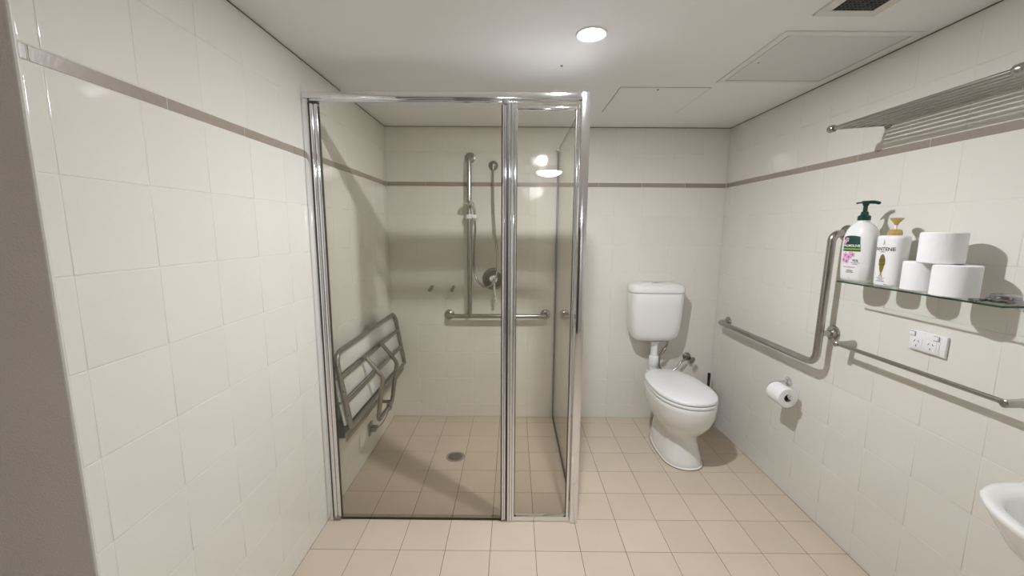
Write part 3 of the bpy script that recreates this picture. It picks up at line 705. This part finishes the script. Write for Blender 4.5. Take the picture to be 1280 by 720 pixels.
def sheet(x0, x1, z0, z1, nx=14, nz=8, shape=None):
    bm = BM(); V = [[bm.verts.new((x0 + (x1 - x0) * i / nx, z0 + (z1 - z0) * j / nz, 0)) for i in range(nx + 1)] for j in range(nz + 1)]
    if shape:
        for r in V:
            for v in r: v.co.x, v.co.y = shape(v.co.x, v.co.y)
    for j in range(nz):
        for i in range(nx): bm.faces.new((V[j][i], V[j][i + 1], V[j + 1][i + 1], V[j + 1][i]))
    return bm
def petals(cx, cz, r, n=5, rot=0.0):
    bm = BM()
    for k in range(n):
        a = rot + 2 * math.pi * k / n; c = Vector((cx + math.cos(a) * r * .55, cz + math.sin(a) * r * .55, 0)); vs = []
        for j in range(8):
            t = 2 * math.pi * j / 8; p = Vector((math.cos(t) * r * .48, math.sin(t) * r * .34, 0)); p.rotate(Matrix.Rotation(a, 3, 'Z')); vs.append(bm.verts.new(c + p))
        bm.faces.new(vs)
    return bm
def disc_bm(cx, cz, rx, rz=None, n=12):
    bm = BM(); rz = rz or rx; bm.faces.new([bm.verts.new((cx + math.cos(2 * math.pi * k / n) * rx, cz + math.sin(2 * math.pi * k / n) * rz, 0)) for k in range(n)]); return bm

# hand wash bottle
P1 = [(0.0, .046, .032), (.004, .053, .039), (.012, .057, .043), (.06, .0605, .0455), (.12, .062, .0465), (.150, .0615, .0465), (.170, .059, .045), (.190, .053, .041), (.205, .045, .035), (.216, .034, .028), (.222, .024, .022), (.225, .019, .019), (.234, .0185, .0185)]
b1 = tag(empty('hand_wash_bottle', (1.424, 1.664, SZ + .0003), math.radians(-79)), 'large white pump bottle with dark green pump and pink flower label', 'bottle')
bm = BM(); bottle_body(bm, P1); obj('body', bm, M_HANDLE, b1, angle=50)
bm = BM(); lathe(bm, [(.019, .230), (.0215, .231), (.0215, .246), (.017, .249), (.013, .252), (.012, .262), (.0075, .264), (.0075, .284), (.010, .286), (.011, .296), (0, .297)], 28)
pump = obj('pump', bm, M_GREEN, b1)
bm = BM(); t = smooth_path([(-.030, .001, .2935), (-.012, 0, .298), (.012, 0, .2985), (.030, 0, .2965), (.044, 0, .290)], 4)
tube(bm, t, [.004] * 4 + [.0075] * 4 + [.0085] * 4 + [.0075] * 4 + [.0045], 12); 
for v in bm.verts: v.co.z = .2945 + (v.co.z - .2945) * .75
obj('nozzle', bm, M_GREEN, pump); pump.rotation_euler.z = math.radians(38)
def lab(name, b, m, lift, par=b1, prof=P1): return wrap_obj(name, b, m, par, prof, lift)
def gshape(x, z): 
    t = (z - .118) / (.170 - .118); return (x - .006 * t * max(0, x / .03), z + (.004 * (1 - (x / .036) ** 2)) * t)
lab('label_green', sheet(-.036, .036, .116, .170, 20, 10, gshape), M_LGREEN, .0004)
lab('label_stripe', sheet(-.0355, .0355, .121, .127, 20, 2), M_LIME, .0008)
lab('label_line', sheet(-.036, .036, .1155, .1180, 20, 1), M_INK, .0008)
lab('lettering', text_bm('PALMOLIVE', .0128, 0, .132), M_WPRINT, .0012)
for cx, cz, r, rt, heart in ((-.020, .100, .013, .2, 1), (-.004, .094, .012, .9, 1), (.010, .103, .010, .5, 1), (-.026, .082, .011, 1.4, 1), (-.012, .078, .010, .1, 1), (-.020, .158, .010, .7, 1), (.002, .108, .009, .3, 0), (-.028, .150, .009, 1.1, 0)):
    fl = lab('printed_flower', petals(cx, cz, r, 5, rt), M_PINK, .0012 + .0002 * heart)
    if heart: lab('flower_heart', disc_bm(cx, cz, .0028), M_MAG, .0018, fl)
lab('lettering', text_bm('95%', .0125, .021, .077), M_INK, .0006)
bm = text_bm('Naturally derived', .0045, .021, .0715); merge(bm, text_bm('ingredients', .0045, .021, .0665)); lab('lettering', bm, M_INK, .0006)
lab('lettering', text_bm('Cherry Blossom', .0075, -.002, .054), M_RED, .0006)
bm = text_bm('Hydrating', .0062, .003, .042); merge(bm, text_bm('Hand Wash', .0062, .003, .035)); merge(bm, text_bm('1L', .0055, .003, .014)); lab('lettering', bm, M_INK, .0006)

# conditioner bottle with gold pump
b1.scale = (1, 1, 1.085)
P2 = [(0.0, .040, .030), (.003, .0435, .034), (.010, .0445, .035), (.06, .0455, .0358), (.12, .0472, .0368), (.160, .0486, .0376), (.180, .0488, .0378), (.186, .0478, .0368), (.190, .044, .033), (.1915, .030, .024)]
b2 = tag(empty('conditioner_bottle', (1.438, 1.536, SZ + .0003), math.radians(-87)), 'white bottle with gold pump and olive gold leaf mark', 'bottle')
bm = BM(); bottle_body(bm, P2, p=2.6); obj('body', bm, M_PLAST, b2, angle=50)
bm = BM(); lathe(bm, [(.019, .191), (.0215, .1925), (.0215, .203), (.0195, .205), (.0195, .211), (.013, .214), (.0075, .215)], 28); pm2 = obj('pump_collar', bm, M_GOLD, b2)
bm = BM(); lathe(bm, [(.0048, .212), (.0048, .234)], 16); obj('pump_stem', bm, M_PLAST, pm2)
bm = BM(); lathe(bm, [(.006, .230), (.008, .236), (.018, .248), (.022, .253), (.022, .256), (.018, .2565), (0, .254)], 28, None, 1.0, .8); obj('pump_head', bm, M_GOLD, pm2)
def lab2(name, b, m, lift): return wrap_obj(name, b, m, b2, P2, lift, 2.6)
lab2('lettering', text_bm('PANTENE', .0185, 0, .134), M_INK, .0005)
lab2('lettering', text_bm('PRO-V', .0065, 0, .127), M_INK, .0005)
bm = BM(); vs = [(-.001, .155), (.003, .157), (.005, .163), (.002, .172), (-.002, .178), (-.0005, .167), (-.003, .160)]
bm.faces.new([bm.verts.new((x, z, 0)) for x, z in vs]); lab2('emblem', bm, M_SILV, .0005)
bm = disc_bm(0, .085, .0125, .036, 20)
for v in bm.verts: v.co.x *= 1 - .25 * (v.co.y < .085)
lab2('leaf_mark', bm, M_OLIVE, .0005)
bm = BM()
for z in (.100, .094, .080): merge(bm, sheet(-.0135, .0125, z, z + .0016, 6, 1, lambda x, zz: (x, zz + .0015 * math.sin(x * 220))))
lab2('leaf_band', bm, M_INK, .0009)
bm = disc_bm(0, .045, .0035, .006); merge(bm, disc_bm(-.004, .037, .002, .004)); merge(bm, disc_bm(.004, .037, .002, .004)); lab2('leaf_drop', bm, M_GOLD, .0006)
bm = text_bm('Daily Moisture', .0050, 0, .0285); merge(bm, text_bm('Renewal', .0050, 0, .0235)); lab2('lettering', bm, M_OLIVE, .0005)
lab2('lettering', text_bm('CONDITIONER', .0046, 0, .0165), M_INK, .0005)
lab2('lettering', text_bm('900ml', .0042, .020, .006), M_INK, .0005)

# ------------------------------------------------------------------ basin at the right edge
bs = tag(empty('wash_basin', (XR, .655, .60)), 'white wall-hung wash basin at the lower right corner', 'basin')
BCY = .655
def bas(hw, ext, z, n=48, p=2.5, x0=XR - .003, xb=0.0):
    """D shape: flat on the wall, rounded towards -x"""
    out = []
    for k in range(n):
        a = 2 * math.pi * k / n; c, s = math.cos(a), math.sin(a)
        y = BCY + math.copysign(abs(s) ** (2 / p), s) * hw
        x = x0 - xb - ext * .5 + math.copysign(abs(c) ** (2 / (p if c < 0 else 7)), c) * ext * .5
        out.append((x, y, z))
    return out
def basin(b):
    R_ = [bas(.10, .20, .600), bas(.15, .28, .615), bas(.21, .345, .66), bas(.27, .40, .72), bas(.300, .415, .765), bas(.311, .424, .785), bas(.314, .427, .795), bas(.310, .423, .8005),
          bas(.299, .408, .8005, xb=.006), bas(.270, .300, .7985, xb=.100), bas(.258, .285, .790, xb=.108), bas(.235, .262, .755, xb=.118), bas(.19, .22, .71, xb=.135), bas(.10, .12, .685, xb=.18), bas(.03, .04, .680, xb=.21)]
    loft(b, R_)
gp('bowl', basin, M_CERAM, bs, angle=60)
gp('waste', lambda b: lathe(b, [(.026, 0), (.026, .003), (.018, .004), (0, .002)], 24, Matrix.Translation((XR - .235, BCY, .6805))), M_CHROME, bs)
gp('tap', lambda b: (lathe(b, [(.026, 0), (.026, .006), (.020, .012), (.019, .085), (.014, .095), (0, .096)], 24, Matrix.Translation((XR - .055, BCY, .8002))), tube(b, smooth_path([(XR - .055, BCY, .865), (XR - .11, BCY, .875), (XR - .16, BCY, .855)], 5), .011, 14), tube(b, [(XR - .055, BCY, .898), (XR - .10, BCY, .925)], .006, 10)), M_CHROME, bs)
gp('trap', lambda b: tube(b, fillet([(XR - .235, BCY, .605), (XR - .235, BCY, .48), (XR - .14, BCY, .48), (XR - .14, BCY, .54), (XR - .003, BCY, .54)], .03), .018, 14), M_PLAST, bs)
